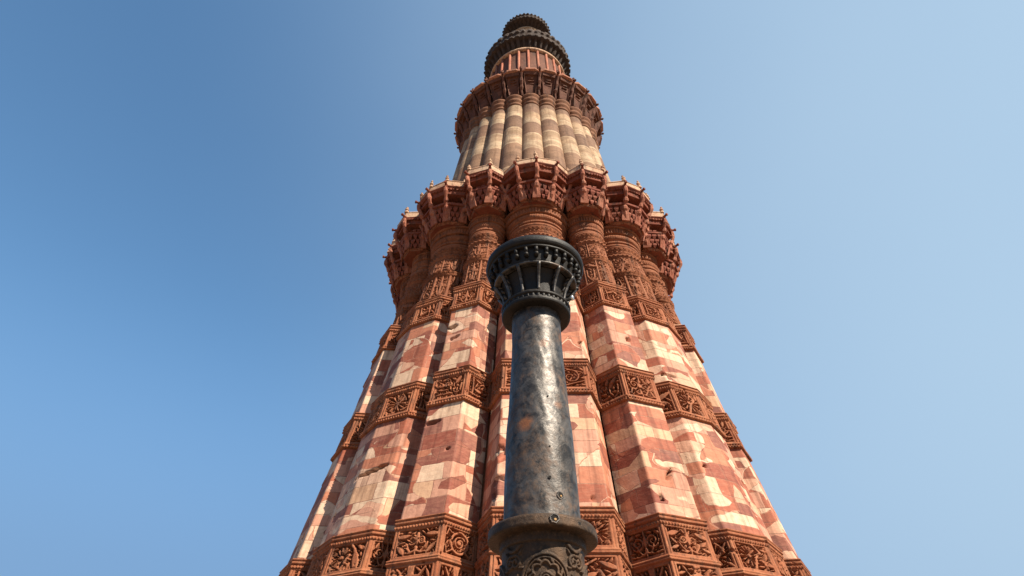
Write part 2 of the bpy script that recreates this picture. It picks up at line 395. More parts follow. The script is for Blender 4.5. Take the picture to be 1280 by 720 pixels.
def ornament(X, Y, W, H, style, seed):
    o = Orn(X, Y, W, H, seed); o.k = .66; r = o.r; c = W / 2
    if style == 'scroll':
        k = max(1, round(W / H / .95)); half = W / 2 / k if k > 1 else W / 2
        for i in range(max(1, (k + 1) // 2)):
            cx = c - half * (i + .5) if k > 1 else c * .52
            up = 1 if i % 2 == 0 else -1; q = min(half, H) * .40
            o.spiral(cx, H * (.5 + .06 * up), q, 1.7, r.uniform(0, 1) + (math.pi if up > 0 else 0), up, .036, .026, c)
            o.line([(cx - half * .5, H * .5 - up * H * .40), (cx, H * .5 - up * H * .44), (cx + half * .5, H * .5 - up * H * .34)], .034, .026, c)
        o.line([(c, 0), (c, H)], .03)
        o.leaf(c, H * .62, math.pi / 2, H * .5, .085); o.leaf(c, H * .24, math.pi / 2, H * .24, .07)
        o.line([(c, H * .16), (c + W * .12, H * .10), (c + W * .22, H * .26), (c + W * .27, H * .46)], .040, .030, c)
        o.fill(.030, 220, c)
    elif style == 'medallion':
        q = H * .40
        o.ring(c, H / 2, q, .034); o.spiral(c, H / 2, q * .66, 1.8, .6, 1, .036, .028); o.disc(c, H / 2, .05)
        for sg in (1, -1): o.line([(c + q * .7, H / 2 + sg * q * .7), (c + q * 1.4, H / 2 + sg * H * .46), (W - .03, H / 2 + sg * H * .2)], .034, .03, c)
        if W > 1.4 * H: o.spiral(c - q - (c - q) * .5, H / 2, min(q, (c - q) * .45), 1.5, 0, 1, .034, .026, c)
        o.fill(.030, 220, c)
    elif style == 'script':
        x = .05
        while x < W - .16:
            kind = r.random(); q = r.uniform(.16, .30); q = min(q, W - x - .04)
            if kind < .35:
                o.line([(x + q * .3, H * .10), (x + q * .32, H * .55), (x + q * .22, H * .93)], .036, .042)
                o.line([(x, H * .16), (x + q, H * .12)], .042)
            elif kind < .62:
                o.line([(x, H * .62), (x + q * .05, H * .30), (x + q * .45, H * .10), (x + q * .9, H * .22), (x + q, H * .56)], .036, .046)
                o.disc(x + q * .5, H * .48, .042)
            elif kind < .82:
                o.line([(x, H * .84), (x + q * .8, H * .86), (x + q, H * .62), (x + q * .5, H * .44), (x + q * .15, H * .30), (x + q * .6, H * .12), (x + q * 1.1, H * .12)], .044, .034)
            else:
                o.spiral(x + q * .5, H * .62, min(q * .55, H * .3), 1.3, 3.6, -1, .040, .034)
                o.line([(x, H * .16), (x + q * 1.1, H * .18)], .05, .036)
            x += q + .05
        o.fill(.029, 220)
    elif style == 'rose':
        left = r.random() < .5; q = H * .42
        for cx, k in ((q + .05, 0), (W - q - .05, 1)):
            if (k == 0) == left or W < 2.2 * H:
                o.rosette(cx, H / 2, q, 13)
            else:
                o.spiral(cx, H / 2, q * .9, 1.6, 2, 1, .045, .034)
            if W < 2.2 * H: break
        o.line([(c - .1, 0), (c + .03, H * .45), (c + .2, H * .7), (c + .04, H)], .055, .05)
        if W > 2.2 * H:
            o.line([(c + .24, H * .2), (c + .5, H * .2), (c + .5, H * .8)], .045); o.line([(c - .3, H * .8), (c - .55, H * .8), (c - .5, H * .3)], .045)
        o.fill(.029, 220)
    elif style == 'arch':
        a = min(W * .36, .62); top = H * .72
        arc = [(c - a, 0)] + [(c - a * math.cos(t * 1.35), top - a * 1.25 + a * 1.3 * math.sin(t * 1.35)) for t in np.linspace(0, 1, 9)] + [(c, top + .06)]
        o.line(arc, .065, .075, c)
        b = a * .62
        arc2 = [(c - b, 0)] + [(c - b * math.cos(t * 1.35), top - .26 - b * 1.25 + b * 1.3 * math.sin(t * 1.35)) for t in np.linspace(0, 1, 9)] + [(c, top - .20)]
        o.line(arc2, .042, .042, c)
        o.line([(c, top), (c, H)], .075, .13)
        o.line([(c, H * .86), (c - W * .2, H * .84), (c - W * .34, H * .97)], .06, .04, c)
        for yy in np.arange(.18, top - .35, .34): o.spiral(c, yy, min(b * .6, .16), 1.2, yy * 9, 1, .034, .026)
        o.leaf(c - W * .38, H * .72, 1.2, .36, .07); o.leaf(c + W * .38, H * .72, math.pi - 1.2, .36, .07)
        o.fill(.038, 200, c)
    h = o.field()
    # worn edges: nibble the strokes a little
    return h * (1 - .22 * (fbm(X * 7 + seed, Y * 7, seed) > .56))

# ------------------------------------------------------------------ tower geometry (z measured from the camera height)
TX, TY = .0398 * 22, 22.0
def Rf(h): return np.where(h < 10.32, 7.66 - .221 * (h - 5.8), 6.66 - .197 * (h - 10.32))
# plan of each kind of pier at R = 7.66, left to right: (x, distance in front of the valley line R - .92)
KIND = {'broad': [(-1.58, 0), (-1.25, .92), (1.25, .92), (1.58, 0)],
        'wide': [(-1.42, 0), (-1.05, .74), (0, 1.0), (1.05, .74), (1.42, 0)],
        'narrow': [(-.95, 0), (-.56, .92), (.56, .92), (.95, 0)]}

def pier_frame(kind, du):
    """unit profile (R = 7.66): sample positions t along each of three faces, corner points and mitre vectors"""
    R0 = 7.66
    V = np.array([(x, -(R0 - .92 + q)) for x, q in KIND[kind]]); nf = len(V) - 1
    n = []
    for i in range(nf):
        e = V[i + 1] - V[i]; L = np.hypot(*e); n.append(np.array([e[1], -e[0]]) / L)
    m = [n[0]] + [(n[i] + n[i + 1]) / (1 + n[i] @ n[i + 1]) for i in range(nf - 1)] + [n[-1]]
    idx, t, u, L0 = [], [], [], 0
    for i in range(nf):
        L = np.hypot(*(V[i + 1] - V[i])); k = max(2, int(round(L / du)))
        for j in range(k + (i == nf - 1)):
            idx.append(i); t.append(j / k); u.append(L0 + L * j / k)
        L0 += L
    lens = [np.hypot(*(V[i + 1] - V[i])) for i in range(nf)]
    return V, np.array(m), np.array(idx), np.array(t), np.array(u), lens

def pier_sheet(name, kind, H, du, disp, mat, close=None, smooth=False):
    """H = heights (nz), disp(u, face, local, length, h) -> offsets (nz, nu); close = inward offset for first/last rows"""
    V, m, idx, t, u, lens = pier_frame(kind, du)
    H = np.asarray(H); sc = (Rf(H) / 7.66)[:, None]
    base = V[idx] * (1 - t)[:, None] + V[idx + 1] * t[:, None]
    mit = m[idx] * (1 - t)[:, None] + m[idx + 1] * t[:, None]
    D = disp(u, idx, t, lens, H)
    P = np.zeros((len(H), len(u), 3))
    P[..., :2] = base[None] * sc[..., None] + mit[None] * D[..., None]
    P[..., 2] = H[:, None]
    UV = np.stack([np.broadcast_to(u[None], D.shape), np.broadcast_to(H[:, None], D.shape)], -1)
    if close:
        for e, k in ((0, 0), (-1, -1)):
            row = P[e:e + 1] if e == 0 else P[-1:]
            row = row.copy(); row[..., :2] *= (1 - close)
            P = np.concatenate([row, P]) if e == 0 else np.concatenate([P, row])
            UV = np.concatenate([UV[:1], UV]) if e == 0 else np.concatenate([UV, UV[-1:]])
    return grid_mesh(name, P, UV, mat, smooth=smooth)

def mould(h, marks):
    """piecewise linear moulding offset"""
    hs, os_ = zip(*marks); return np.interp(h, hs, os_)

def band_mesh(kind, z0, z1, tiers, styles, seed, depth=.15, step=.013):
    """carved band: mouldings, framed panels with pierced relief. tiers = [(za, zb)]"""
    H = np.arange(z0, z1 + 1e-6, step)
    marks = [(z0, .0), (z0 + .02, .07), (z0 + .07, .085), (z0 + .08, .055), (z0 + .11, .055), (z0 + .12, .08), (z0 + .15, .08), (z0 + .16, .045), (z0 + .19, .05), (z0 + .20, .035)]
    for a, b in zip(tiers, tiers[1:]):
        mid0, mid1 = a[1] + .06, b[0] - .06
        marks += [(mid0, .035), (mid0 + .025, .08), ((mid0 + mid1) / 2 - .012, .085), ((mid0 + mid1) / 2, .05), ((mid0 + mid1) / 2 + .012, .085), (mid1 - .025, .08), (mid1, .035)]
    marks += [(z1 - .27, .035), (z1 - .25, .065), (z1 - .20, .07), (z1 - .19, .04), (z1 - .16, .045), (z1 - .15, .085), (z1 - .10, .095), (z1 - .09, .07), (z1 - .06, .075), (z1 - .05, .105), (z1 - .02, .10), (z1, .0)]
    def disp(u, idx, t, lens, hh):
        D = np.repeat(mould(hh, marks)[:, None], len(u), 1)
        # bead rows on the mouldings
        for zc, per in ((z0 + .08, .085), (z1 - .22, .07)):
            rowm = np.exp(-((hh - zc) / .03) ** 2)[:, None]
            D += rowm * (.016 * np.sign(np.sin(u * 2 * math.pi / per)))[None]
        sc = float(Rf((z0 + z1) / 2)) / 7.66
        for ti, (za, zb) in enumerate(tiers):
            for f in range(len(lens)):
                L = lens[f] * sc; mg = .105
                cols = np.where((idx == f))[0]; x = t[cols] * L
                inn = (x > mg) & (x < L - mg); cols = cols[inn]; x = x[inn] - mg
                if len(cols) < 6: continue
                rows = np.where((hh > za) & (hh < zb))[0]
                W, Hh = L - 2 * mg, zb - za
                X, Y = np.meshgrid(x, hh[rows] - za)
                st = styles[ti][f % len(styles[ti])]
                pat = ornament(X, Y, W, Hh, st, seed + 17 * ti + 5 * f)
                edge = np.minimum(np.minimum(X, W - X), np.minimum(Y, Hh - Y))
                frame = sstep((edge - .0) / .02)
                rel = -depth * (1 - pat) + .012 * pat
                D[np.ix_(rows, cols)] += rel * frame
                # fine groove that frames the panel
            # posts
            for f in range(len(lens)):
                L = lens[f] * sc
                cols = np.where(idx == f)[0]; x = t[cols] * L
                g = (np.abs(x - .055) < .012) | (np.abs(x - (L - .055)) < .012)
                rows = np.where((hh > za - .04) & (hh < zb + .04))[0]
                D[np.ix_(rows, cols[g])] -= .028
        D += .014 * (fbm(u[None] * 3 + seed, hh[:, None] * 3, seed) - .45)
        chip = fbm(u[None] * 5.1 + seed, hh[:, None] * 5.1, seed + 9)
        D -= .05 * sstep((chip - .66) / .06)
        return D
    return pier_sheet('carved_band', kind, H, step, disp, M_CARVE, close=.12)

# bands: (z0, z1, tiers)
BAND = {'A': (3.0, 5.82, [(3.25, 4.66), (4.92, 5.52)]), 'B': (9.08, 10.32, [(9.30, 10.02)]), 'C': (12.84, 13.92, [(13.06, 13.62)])}
def shaft_mesh(kind, z0, z1, holes, seed, step):
    H = np.arange(z0, z1 + step * .5, step)
    def disp(u, idx, t, lens, hh):
        U, Hh = np.broadcast_arrays(u[None], hh[:, None])
        uc = sum(lens) / 2
        D = .022 * (fbm(U * .9 + seed, Hh * .9, seed) - .45) + .012 * (fbm(U * 4, Hh * 5, seed + 3) - .45)
        sc = Rf(Hh) / 7.66
        for (hx, hz, hw, hhh, ang, dep, rough) in holes:
            x = (U - uc) * sc - hx; y = Hh - hz
            ca, sa = math.cos(ang), math.sin(ang)
            q = np.hypot((x * ca + y * sa) / hw, (-x * sa + y * ca) / hhh) + (fbm(U * 6, Hh * 6, seed + 11) - .45) * 1.1
            k = sstep((1.0 - q) / .25)
            if rough: D += k * (-.05 + dep * (fbm(U * 5.5, Hh * 5.5, seed + 21, 3) - .5) * 2)
            else: D -= k * dep * 2.0
        for a, b, _ in BAND.values():       # the carved bands are set into the wall here
            D = np.where((Hh > a + .06) & (Hh < b - .06), -.45, D)
        return D
    return pier_sheet('pier', kind, H, step, disp, M_STONE)

TOP = 14.0
print('building bands')
bands = {}
STY = {'broad': {'A': [['arch'] * 3, ['script', 'rose', 'scroll']], 'B': [['scroll', 'medallion', 'script']], 'C': [['script', 'script', 'scroll']]},
       'wide': {'A': [['arch'] * 4, ['script', 'script', 'rose', 'scroll']], 'B': [['scroll', 'script', 'rose', 'script']], 'C': [['script', 'scroll', 'script', 'scroll']]},
       'narrow': {'A': [['arch'] * 3, ['scroll', 'scroll', 'script']], 'B': [['script', 'scroll', 'scroll']], 'C': [['scroll', 'script', 'scroll']]}}
STY2 = {'wide': {'A': [['arch'] * 4, ['rose', 'rose', 'script', 'script']], 'B': [['script', 'rose', 'script', 'scroll']], 'C': [['scroll', 'script', 'scroll', 'script']]},
        'narrow': {'A': [['arch'] * 3, ['script', 'scroll', 'medallion']], 'B': [['scroll', 'script', 'script']], 'C': [['script', 'scroll', 'script']]}}
for kind in KIND:
    for b, (z0, z1, tiers) in BAND.items():
        for v in range(2):
            st = (STY2 if v and kind != 'broad' else STY)[kind][b]
            if v and kind == 'broad': bands[kind, b, v] = bands[kind, b, 0]; continue
            bands[kind, b, v] = band_mesh(kind, z0, z1, tiers, st, {'A': 3, 'B': 40, 'C': 71}[b] + 11 * v + len(kind))

# round carved column above band C, and its ring mouldings
COLR = {'broad': (1.05, .93), 'wide': (.96, .87), 'narrow': (.63, .56)}
ZC0, ZC1 = 13.86, 16.75
def col_front(h): return 5.90 - .205 * (h - 14.0)
def col_centre(kind, h):
    r0, r1 = COLR[kind]; r = r0 + (r1 - r0) * (h - ZC0) / (ZC1 - ZC0); return col_front(h) - r, r
def column_mesh(kind, seed):
    step = .022; H = np.arange(ZC0, ZC1 + step, step)
    r0 = COLR[kind][0]; n = int(2 * 1.95 * r0 / step); th = np.linspace(-1.95, 1.95, n)
    D = np.zeros((len(H), n))
    # panel zone with upright inscribed panels
    za, zb = 14.12, 15.20
    k = 5 if kind == 'narrow' else 7
    for i in range(k):
        a0, a1 = -1.95 + 3.9 * i / k, -1.95 + 3.9 * (i + 1) / k
        cols = np.where((th > a0 + .05) & (th < a1 - .05))[0]; rows = np.where((H > za) & (H < zb))[0]
        x = (th[cols] - th[cols[0]]) * r0; W = x[-1] + 1e-3
        X, Y = np.meshgrid(x, H[rows] - za)
        pat = ornament(X, Y, W, zb - za, 'script' if i % 2 else 'scroll', seed + i)
        D[np.ix_(rows, cols)] -= .085 * (1 - pat)
    zc, zd = 15.44, 16.16
    k = 3 if kind == 'narrow' else 5
    for i in range(k):
        a0, a1 = -1.95 + 3.9 * i / k, -1.95 + 3.9 * (i + 1) / k
        cols = np.where((th > a0 + .03) & (th < a1 - .03))[0]; rows = np.where((H > zc) & (H < zd))[0]
        x = (th[cols] - th[cols[0]]) * r0
        X, Y = np.meshgrid(x, H[rows] - zc)
        D[np.ix_(rows, cols)] -= .06 * (1 - ornament(X, Y, x[-1] + 1e-3, zd - zc, ['scroll', 'script', 'rose'][(i + seed) % 3], seed + 50 + i))
    # stacked fine mouldings above and below
    up = ((H > zb + .04) & (H < zc - .03)) | (H > zd + .04)
    ring = (.022 * np.sign(np.sin((H - zb) * 2 * math.pi / .115)) + .03 * np.sign(np.sin((H - zb) * 2 * math.pi / .46 + .5))) * up
    D += ring[:, None]
    for zc in (zb + .12, zd + .16, zd + .42):
        rows = np.where(np.abs(H - zc) < .065)[0]
        D[rows] += .028 * np.sign(np.sin(th * r0 * 2 * math.pi / .16))[None] * np.sign(np.sin((H[rows] - zc) * 2 * math.pi / .07 + .3))[:, None]
    D += .02 * (fbm(th[None] * r0 * 4, H[:, None] * 4, seed) - .45)
    P = np.zeros((len(H), n, 3))
    for j, h in enumerate(H):
        c, r = col_centre(kind, h); rr = r + D[j]
        P[j, :, 0] = rr * np.sin(th); P[j, :, 1] = -c - rr * np.cos(th); P[j, :, 2] = h
    UV = np.stack(np.meshgrid(th * r0, H), -1)
    return grid_mesh('carved_column', P, UV, M_COLUMN)
def ring_mesh(kind, seed):
    z0, z1 = ZC1 - .02, 17.72
    prof = [(0, .98), (.0, 1.06), (.06, 1.10), (.10, 1.10), (.11, 1.04), (.16, 1.04), (.19, 1.12), (.25, 1.14), (.27, 1.06), (.33, 1.07),
            (.40, 1.18), (.48, 1.22), (.54, 1.19), (.56, 1.12), (.60, 1.12), (.62, 1.24), (.80, 1.30), (.82, 1.24), (.86, 1.24),
            (.88, 1.33), (.95, 1.35), (.97, 1.28), (1, 1.05)]
    r0 = COLR[kind][1]; n = 150; th = np.linspace(-2.2, 2.2, n)
    zz, rr = [], []
    for (a, r), (b, r2) in zip(prof, prof[1:]):
        for q in np.linspace(0, 1, 4)[:-1]: zz.append(z0 + (z1 - z0) * (a + (b - a) * q)); rr.append(r + (r2 - r) * q)
    zz.append(z1); rr.append(prof[-1][1]); zz = np.array(zz); rr = np.array(rr)
    P = np.zeros((len(zz), n, 3)); per = 2 * math.pi / (46 if kind == 'narrow' else 66)
    f = (zz - z0) / (z1 - z0)
    for j, h in enumerate(zz):
        c, _ = col_centre(kind, h)
        r = r0 * rr[j] * np.ones(n)
        if .62 <= f[j] <= .80: r = r - .055 * (np.sin(th / per * 2 * math.pi) > .2)
        if .19 <= f[j] <= .26: r = r - .03 * (np.sin(th / per * 3 * math.pi) > .1)
        if .40 <= f[j] <= .54: r = r - .026 * (np.sin(th / per * 2.5 * math.pi + f[j] * 40) > .1)
        P[j, :, 0] = r * np.sin(th); P[j, :, 1] = -c - r * np.cos(th); P[j, :, 2] = h
    return grid_mesh('column_ring', P, None, M_COLUMN)
columns = {(k, v): column_mesh(k, 200 + 31 * v + len(k)) for k in KIND for v in range(2)}
rings_ = {k: ring_mesh(k, 5) for k in KIND}

# balcony bays over the piers
BAYV = {'wide': [(-1.30, -5.46), (-.72, -6.09), (0, -6.27), (.72, -6.09), (1.30, -5.46)],
        'narrow': [(-.93, -5.48), (-.44, -6.17), (.44, -6.17), (.93, -5.48)]}
def bay_pt(kind, v, s):
    c = np.array([0, -4.9 if kind == 'wide' else -5.1]); return c + (np.array(BAYV[kind][v]) - c) * s
def bay_loft(name, kind, layers, mat, inset=None, cap_top=False):
    bm = bmesh.new(); n = len(BAYV[kind]); rows = []
    for h, s in layers:
        row = [bm.verts.new((*bay_pt(kind, v, s), h)) for v in range(n)]
        # returns at both ends, into the tower
        a, b = bay_pt(kind, 0, s), bay_pt(kind, n - 1, s)
        row = [bm.verts.new((a[0] * .92, a[1] + 1.1, h))] + row + [bm.verts.new((b[0] * .92, b[1] + 1.1, h))]
        rows.append(row)
    ins = []
    for i, (r0, r1) in enumerate(zip(rows, rows[1:])):
        for k in range(n + 1):
            f = bm.faces.new((r0[k], r0[k + 1], r1[k + 1], r1[k]))
            if inset and i < 2: f.material_index = 1
            if inset and i in inset and 0 < k < n: ins.append((f, inset[i]))
    bm.faces.new(rows[0][::-1]); bm.faces.new(rows[-1])
    bmesh.ops.recalc_face_normals(bm, faces=bm.faces)
    for f, (th, dp) in ins: bmesh.ops.inset_individual(bm, faces=[f], thickness=th, depth=-dp)
    me = bm_mesh(name, bm, mat)
    if inset: me.materials.append(M_NICHE)
    return me
BODY = [(17.66, .60), (17.74, .66), (18.33, .79), (18.34, .875), (18.42, .885), (18.43, .62), (18.77, .64), (18.775, .95),
        (18.80, .955), (19.02, .965), (19.03, .985), (19.10, 1.03), (19.13, 1.03)]
body_m = {k: bay_loft('balcony_bay', k, BODY, M_RED, {1: (.05, .05), 8: (.03, .03)}) for k in BAYV}
cop_m = {k: bay_loft('coping', k, [(19.134, 1.03), (19.17, 1.0), (19.40, .985), (19.42, 1.0), (19.46, .985)], M_COPING) for k in BAYV}
def corbel_mesh(kind):
    """stepped rows of small corbels under the gallery, and dentils under its eave"""
    bm = bmesh.new(); rng = random.Random(len(kind))
    def block(c, t, o, w, dep, z0, z1, taper):
        w *= rng.uniform(.86, 1.06); z0 += rng.uniform(-.012, .012)
        A = [c - t * w * taper - o * .02, c + t * w * taper - o * .02, c + t * w * taper + o * dep * taper, c - t * w * taper + o * dep * taper]
        B = [c - t * w - o * .02, c + t * w - o * .02, c + t * w + o * dep, c - t * w + o * dep]
        vs = [bm.verts.new((*p, z0)) for p in A] + [bm.verts.new((*p, z0 + (z1 - z0) * .55)) for p in B] + [bm.verts.new((*p, z1)) for p in B]
        for k in range(2):
            for j in range(4): bm.faces.new((vs[4 * k + j], vs[4 * k + (j + 1) % 4], vs[4 * k + 4 + (j + 1) % 4], vs[4 * k + 4 + j]))
        bm.faces.new(vs[:4][::-1]); bm.faces.new(vs[8:])
    for si, sg, z0, z1, pitch, dep, tp in ((.665, 0, 17.74, 17.92, .17, .075, .4), (.71, .5, 17.91, 18.10, .18, .085, .4), (.75, 0, 18.09, 18.335, .20, .10, .35), (.945, 0, 18.985, 19.06, .11, .065, .9), (.64, .5, 18.43, 18.60, .20, .18, .4)):
        for v in range(len(BAYV[kind]) - 1):
            a, b = bay_pt(kind, v, si), bay_pt(kind, v + 1, si); L = np.hypot(*(b - a)); t = (b - a) / L; o = np.array([t[1], -t[0]])
            k = max(2, round(L / pitch))
            for j in range(k + (1 if sg else 0)):
                x = (j + .5 - sg) / k
                if .04 < x < .96: block(a + (b - a) * x, t, o, L / k * .40, dep, z0, z1, tp)
    return bm_mesh('corbel_course', bm, M_RED)
def worn(me, amp, seed):
    """knock the edges of a carved piece about a little"""
    n = len(me.vertices); co = np.zeros(n * 3, np.float32); me.vertices.foreach_get('co', co); co = co.reshape(-1, 3)
    for ax in range(3):
        a, b = co[:, (ax + 1) % 3].astype(float), co[:, (ax + 2) % 3].astype(float)
        co[:, ax] += amp * (vnoise(a * 5.3 + 90, b * 5.3 + co[:, ax] * 3.1 + 90, seed + ax) - .5) * 2
    me.vertices.foreach_set('co', co.reshape(-1)); me.update(); return me
def joined(a, b):
    bm = bmesh.new(); bm.from_mesh(a); bm.from_mesh(b); bm.to_mesh(a); bm.free(); return a
for k in BAYV: worn(joined(body_m[k], corbel_mesh(k)), .022, 4); worn(cop_m[k], .02, 8)
def bracket_mesh(kind, v):
    bm = bmesh.new()
    path = [(.655, 17.74, .05), (.72, 17.95, .075), (.755, 18.1, .07), (.785, 18.17, .10), (.81, 18.25, .105), (.835, 18.32, .07), (.86, 18.40, .06),
            (.885, 18.47, .10), (.91, 18.54, .085), (.935, 18.62, .06), (.965, 18.72, .075), (.99, 18.82, .095), (1.0, 18.95, .085), (1.0, 19.06, .07)]
    tube_bm(bm, [(*bay_pt(kind, v, s), h) for s, h, r in path], [r for s, h, r in path], 7)
    # flat pointed foot behind the strut
    p = bay_pt(kind, v, .665); q = bay_pt(kind, v, .795); t = Vector((-(q - p)[1], (q - p)[0], 0)).normalized()
    A = Vector((*p, 17.72)); B = Vector((*q, 18.34)); o = Vector((*(q - p), 0)).normalized() * .05
    vs = [bm.verts.new(x) for x in (A - t * .15, A + t * .15, B + t * .10, B - t * .10, A - t * .15 + o, A + t * .15 + o, B + t * .10 + o, B - t * .10 + o)]
    for f in ((0, 1, 2, 3), (7, 6, 5, 4), (0, 4, 5, 1), (1, 5, 6, 2), (2, 6, 7, 3), (3, 7, 4, 0)): bm.faces.new([vs[i] for i in f])
    return bm_mesh('bracket', bm, M_BRACKET, False)
def finial_mesh(kind, v, seed):
    r = random.Random(seed); p = bay_pt(kind, v, .955); k = r.uniform(.8, 1.15); lean = (r.uniform(-.03, .03), r.uniform(-.03, .03))
    prof = [(.085, 0), (.085, .07), (.05, .09), (.045, .13), (.075, .17), (.08, .21), (.05, .25), (.03, .29), (.045, .33), (.02, .37)]
    bm = bmesh.new()
    tube_bm(bm, [(p[0] + lean[0] * h * 3, p[1] + lean[1] * h * 3, 19.43 + h * k) for _, h in prof], [q for q, _ in prof], 8)
    return bm_mesh('finial', bm, M_COPING, False)
def spout_mesh(kind, v):
    p = bay_pt(kind, v, .90); q = bay_pt(kind, v, 1.0); d = (q - p) / np.hypot(*(q - p)); bm = bmesh.new()
    pts = [(*(q - d * .30), 19.17), (*(q + d * .03), 19.17), (*(q + d * .05), 19.175), (*(q + d * .11), 19.185), (*(q + d * .13), 19.19), (*(q + d * .18), 19.19)]
    tube_bm(bm, pts, [.06, .06, .045, .045, .065, .05], 9)
    return bm_mesh('spout', bm, M_RED, False)
det = {}
for k in BAYV:
    for v in range(len(BAYV[k])):
        det[k, v] = (worn(bracket_mesh(k, v), .025, v), [worn(finial_mesh(k, v, v + len(k) + 40 * j), .02, j) for j in range(3)], spout_mesh(k, v))

# ------------------------------------------------------------------ ground
bm = bmesh.new(); bmesh.ops.create_circle(bm, cap_ends=True, segments=96, radius=2500)
g = link('ground', bm_mesh('ground', bm, M_GROUND), loc=(0, 0, 0)); g['kind'] = 'structure'
if g.data.polygons[0].normal.z < 0: g.data.flip_normals()

# ------------------------------------------------------------------ tower assembly
tower = bpy.data.objects.new('sandstone_tower', None); COL.objects.link(tower); tower.location = (TX, TY, CAM_Z)
tower['label'] = 'tall tapering red and cream sandstone tower with fluted piers and tiers of balconies'
tower['category'] = 'tower'; tower['kind'] = 'thing'

core_prof = [(float(Rf(h)) - (.70 if h < 14 else .55) * 1.0, h) for h in (-1.6, 5.8, 10.3, 14.0)] + [(4.75, 15.0), (4.35, 17.7), (4.9, 18.4), (5.3, 19.1), (4.3, 19.12)]
core_prof = [(r - .25, h) for r, h in core_prof]
link('core_wall', lathe('core_wall', core_prof, M_CARVE, 96), tower)

# damage seen on the faces: (u, h, half width, half height, angle, depth, rough)
HOLES = {0: [(-1.10, 6.30, .42, .34, 0, .06, True), (-1.15, 7.30, .16, .22, .3, .04, True), (.90, 6.02, .07, .05, 0, .12, False), (1.05, 10.95, .10, .05, .2, .10, False)],
         -1: [(-.34, 8.52, .30, .065, .05, .16, False), (-.33, 12.08, .18, .07, .1, .12, False), (-.2, 11.6, .20, .05, .3, .07, False), (.3, 7.6, .05, .04, 0, .1, False)],
         -2: [(.40, 7.52, .48, .055, .22, .16, False), (-.8, 6.6, .06, .1, 0, .08, False)],
         -3: [(.1, 6.5, .09, .16, .4, .14, False), (-.25, 8.3, .08, .05, 0, .1, False)],
         1: [(.12, 6.98, .26, .045, .9, .12, False), (-.35, 6.25, .05, .12, .2, .13, False), (.08, 11.5, .07, .09, 0, .1, False)],
         2: [(.80, 7.55, .22, .12, -.4, .12, True), (-.9, 7.55, .08, .05, 0, .1, False), (-.75, 10.6, .25, .03, 0, .08, False)],
         3: [(.1, 7.3, .12, .05, .2, .09, False), (-.1, 6.8, .1, .3, .2, .05, True)]}
common = {k: shaft_mesh(k, -1.6, TOP, [], 77, .14) for k in KIND}
print('building piers')
for i in range(18):
    k = i if i <= 9 else i - 18
    kind = 'broad' if k == 0 else 'wide' if k % 2 == 0 else 'narrow'; bk = 'wide' if k % 2 == 0 else 'narrow'
    az = {1: 22.0, -1: -22.0, 2: 40.5, -2: -40.5}.get(k, 20.0 * k)
    me = shaft_mesh(kind, -1.6, TOP, HOLES.get(k, []), 100 + 7 * k, .05) if abs(k) <= 3 else common[kind]
    pier = link('pier', me, tower, R_(az))
    v = (abs(k) // 2 + (k < 0)) % 2
    for b in BAND: link('carved_band', bands[kind, b, v], pier)
    link('carved_column', columns[kind, (k // 2) % 2], pier)
    link('column_ring', rings_[kind], pier)
    bay = link('balcony_bay', body_m[bk], tower, R_(20.0 * k))
    bay.scale = (.987, .987, 1)
    link('coping', cop_m[bk], bay)
    for q in range(len(BAYV[bk])):
        br, fi, sp = det[bk, q]
        link('bracket', br, bay)
        if (7 * i + 3 * q) % 9: link('finial', fi[(i + q) % 3], bay)
        if (5 * i + 2 * q) % 8: link('spout', sp, bay)

# second storey: round flutes in cream and brown
NF = 26
F0, F1 = 19.3, 26.75
def R2(h): return 4.50 - .148 * (h - 19.3)
link('inner_drum', lathe('inner_drum', [(R2(19.2) - .25, 19.2), (R2(26.8) - .25, 26.8), (3.15, 27.6), (3.2, 28.9), (3.0, 28.95)], M_BROWN, 96), tower)
def flute_mesh():
    H = np.concatenate([np.arange(F0, F1, .3), [F1]]); th = np.linspace(-1.75, 1.75, 22)
    P = np.zeros((len(H), len(th), 3))
    for j, h in enumerate(H):
        r = R2(h) * math.sin(math.pi / NF) * 1.02; c = R2(h) - r * .9
        P[j, :, 0] = r * np.sin(th); P[j, :, 1] = -c - .9 * r * np.cos(th); P[j, :, 2] = h
    UV = np.stack(np.meshgrid(th * .45, H - F0), -1)
    return grid_mesh('flute', P, UV, M_BAND, smooth=True)
def flute_ring_mesh():
    prof = [(26.70, 1.0), (26.72, 1.10), (26.80, 1.14), (26.86, 1.04), (26.92, 1.05), (26.97, 1.18), (27.08, 1.22), (27.14, 1.10), (27.2, 1.12), (27.26, 1.24), (27.36, 1.26), (27.42, 1.14), (27.5, 1.0)]
    th = np.linspace(-1.9, 1.9, 26); P = np.zeros((len(prof), len(th), 3))
    for j, (h, q) in enumerate(prof):
        r0 = R2(26.75) * math.sin(math.pi / NF) * 1.02; c = R2(26.75) - r0 * .9 + (h - 26.7) * .03
        P[j, :, 0] = r0 * q * np.sin(th) * .93; P[j, :, 1] = -c - .9 * r0 * q * np.cos(th); P[j, :, 2] = h
    return grid_mesh('flute_ring', P, None, M_BROWN)
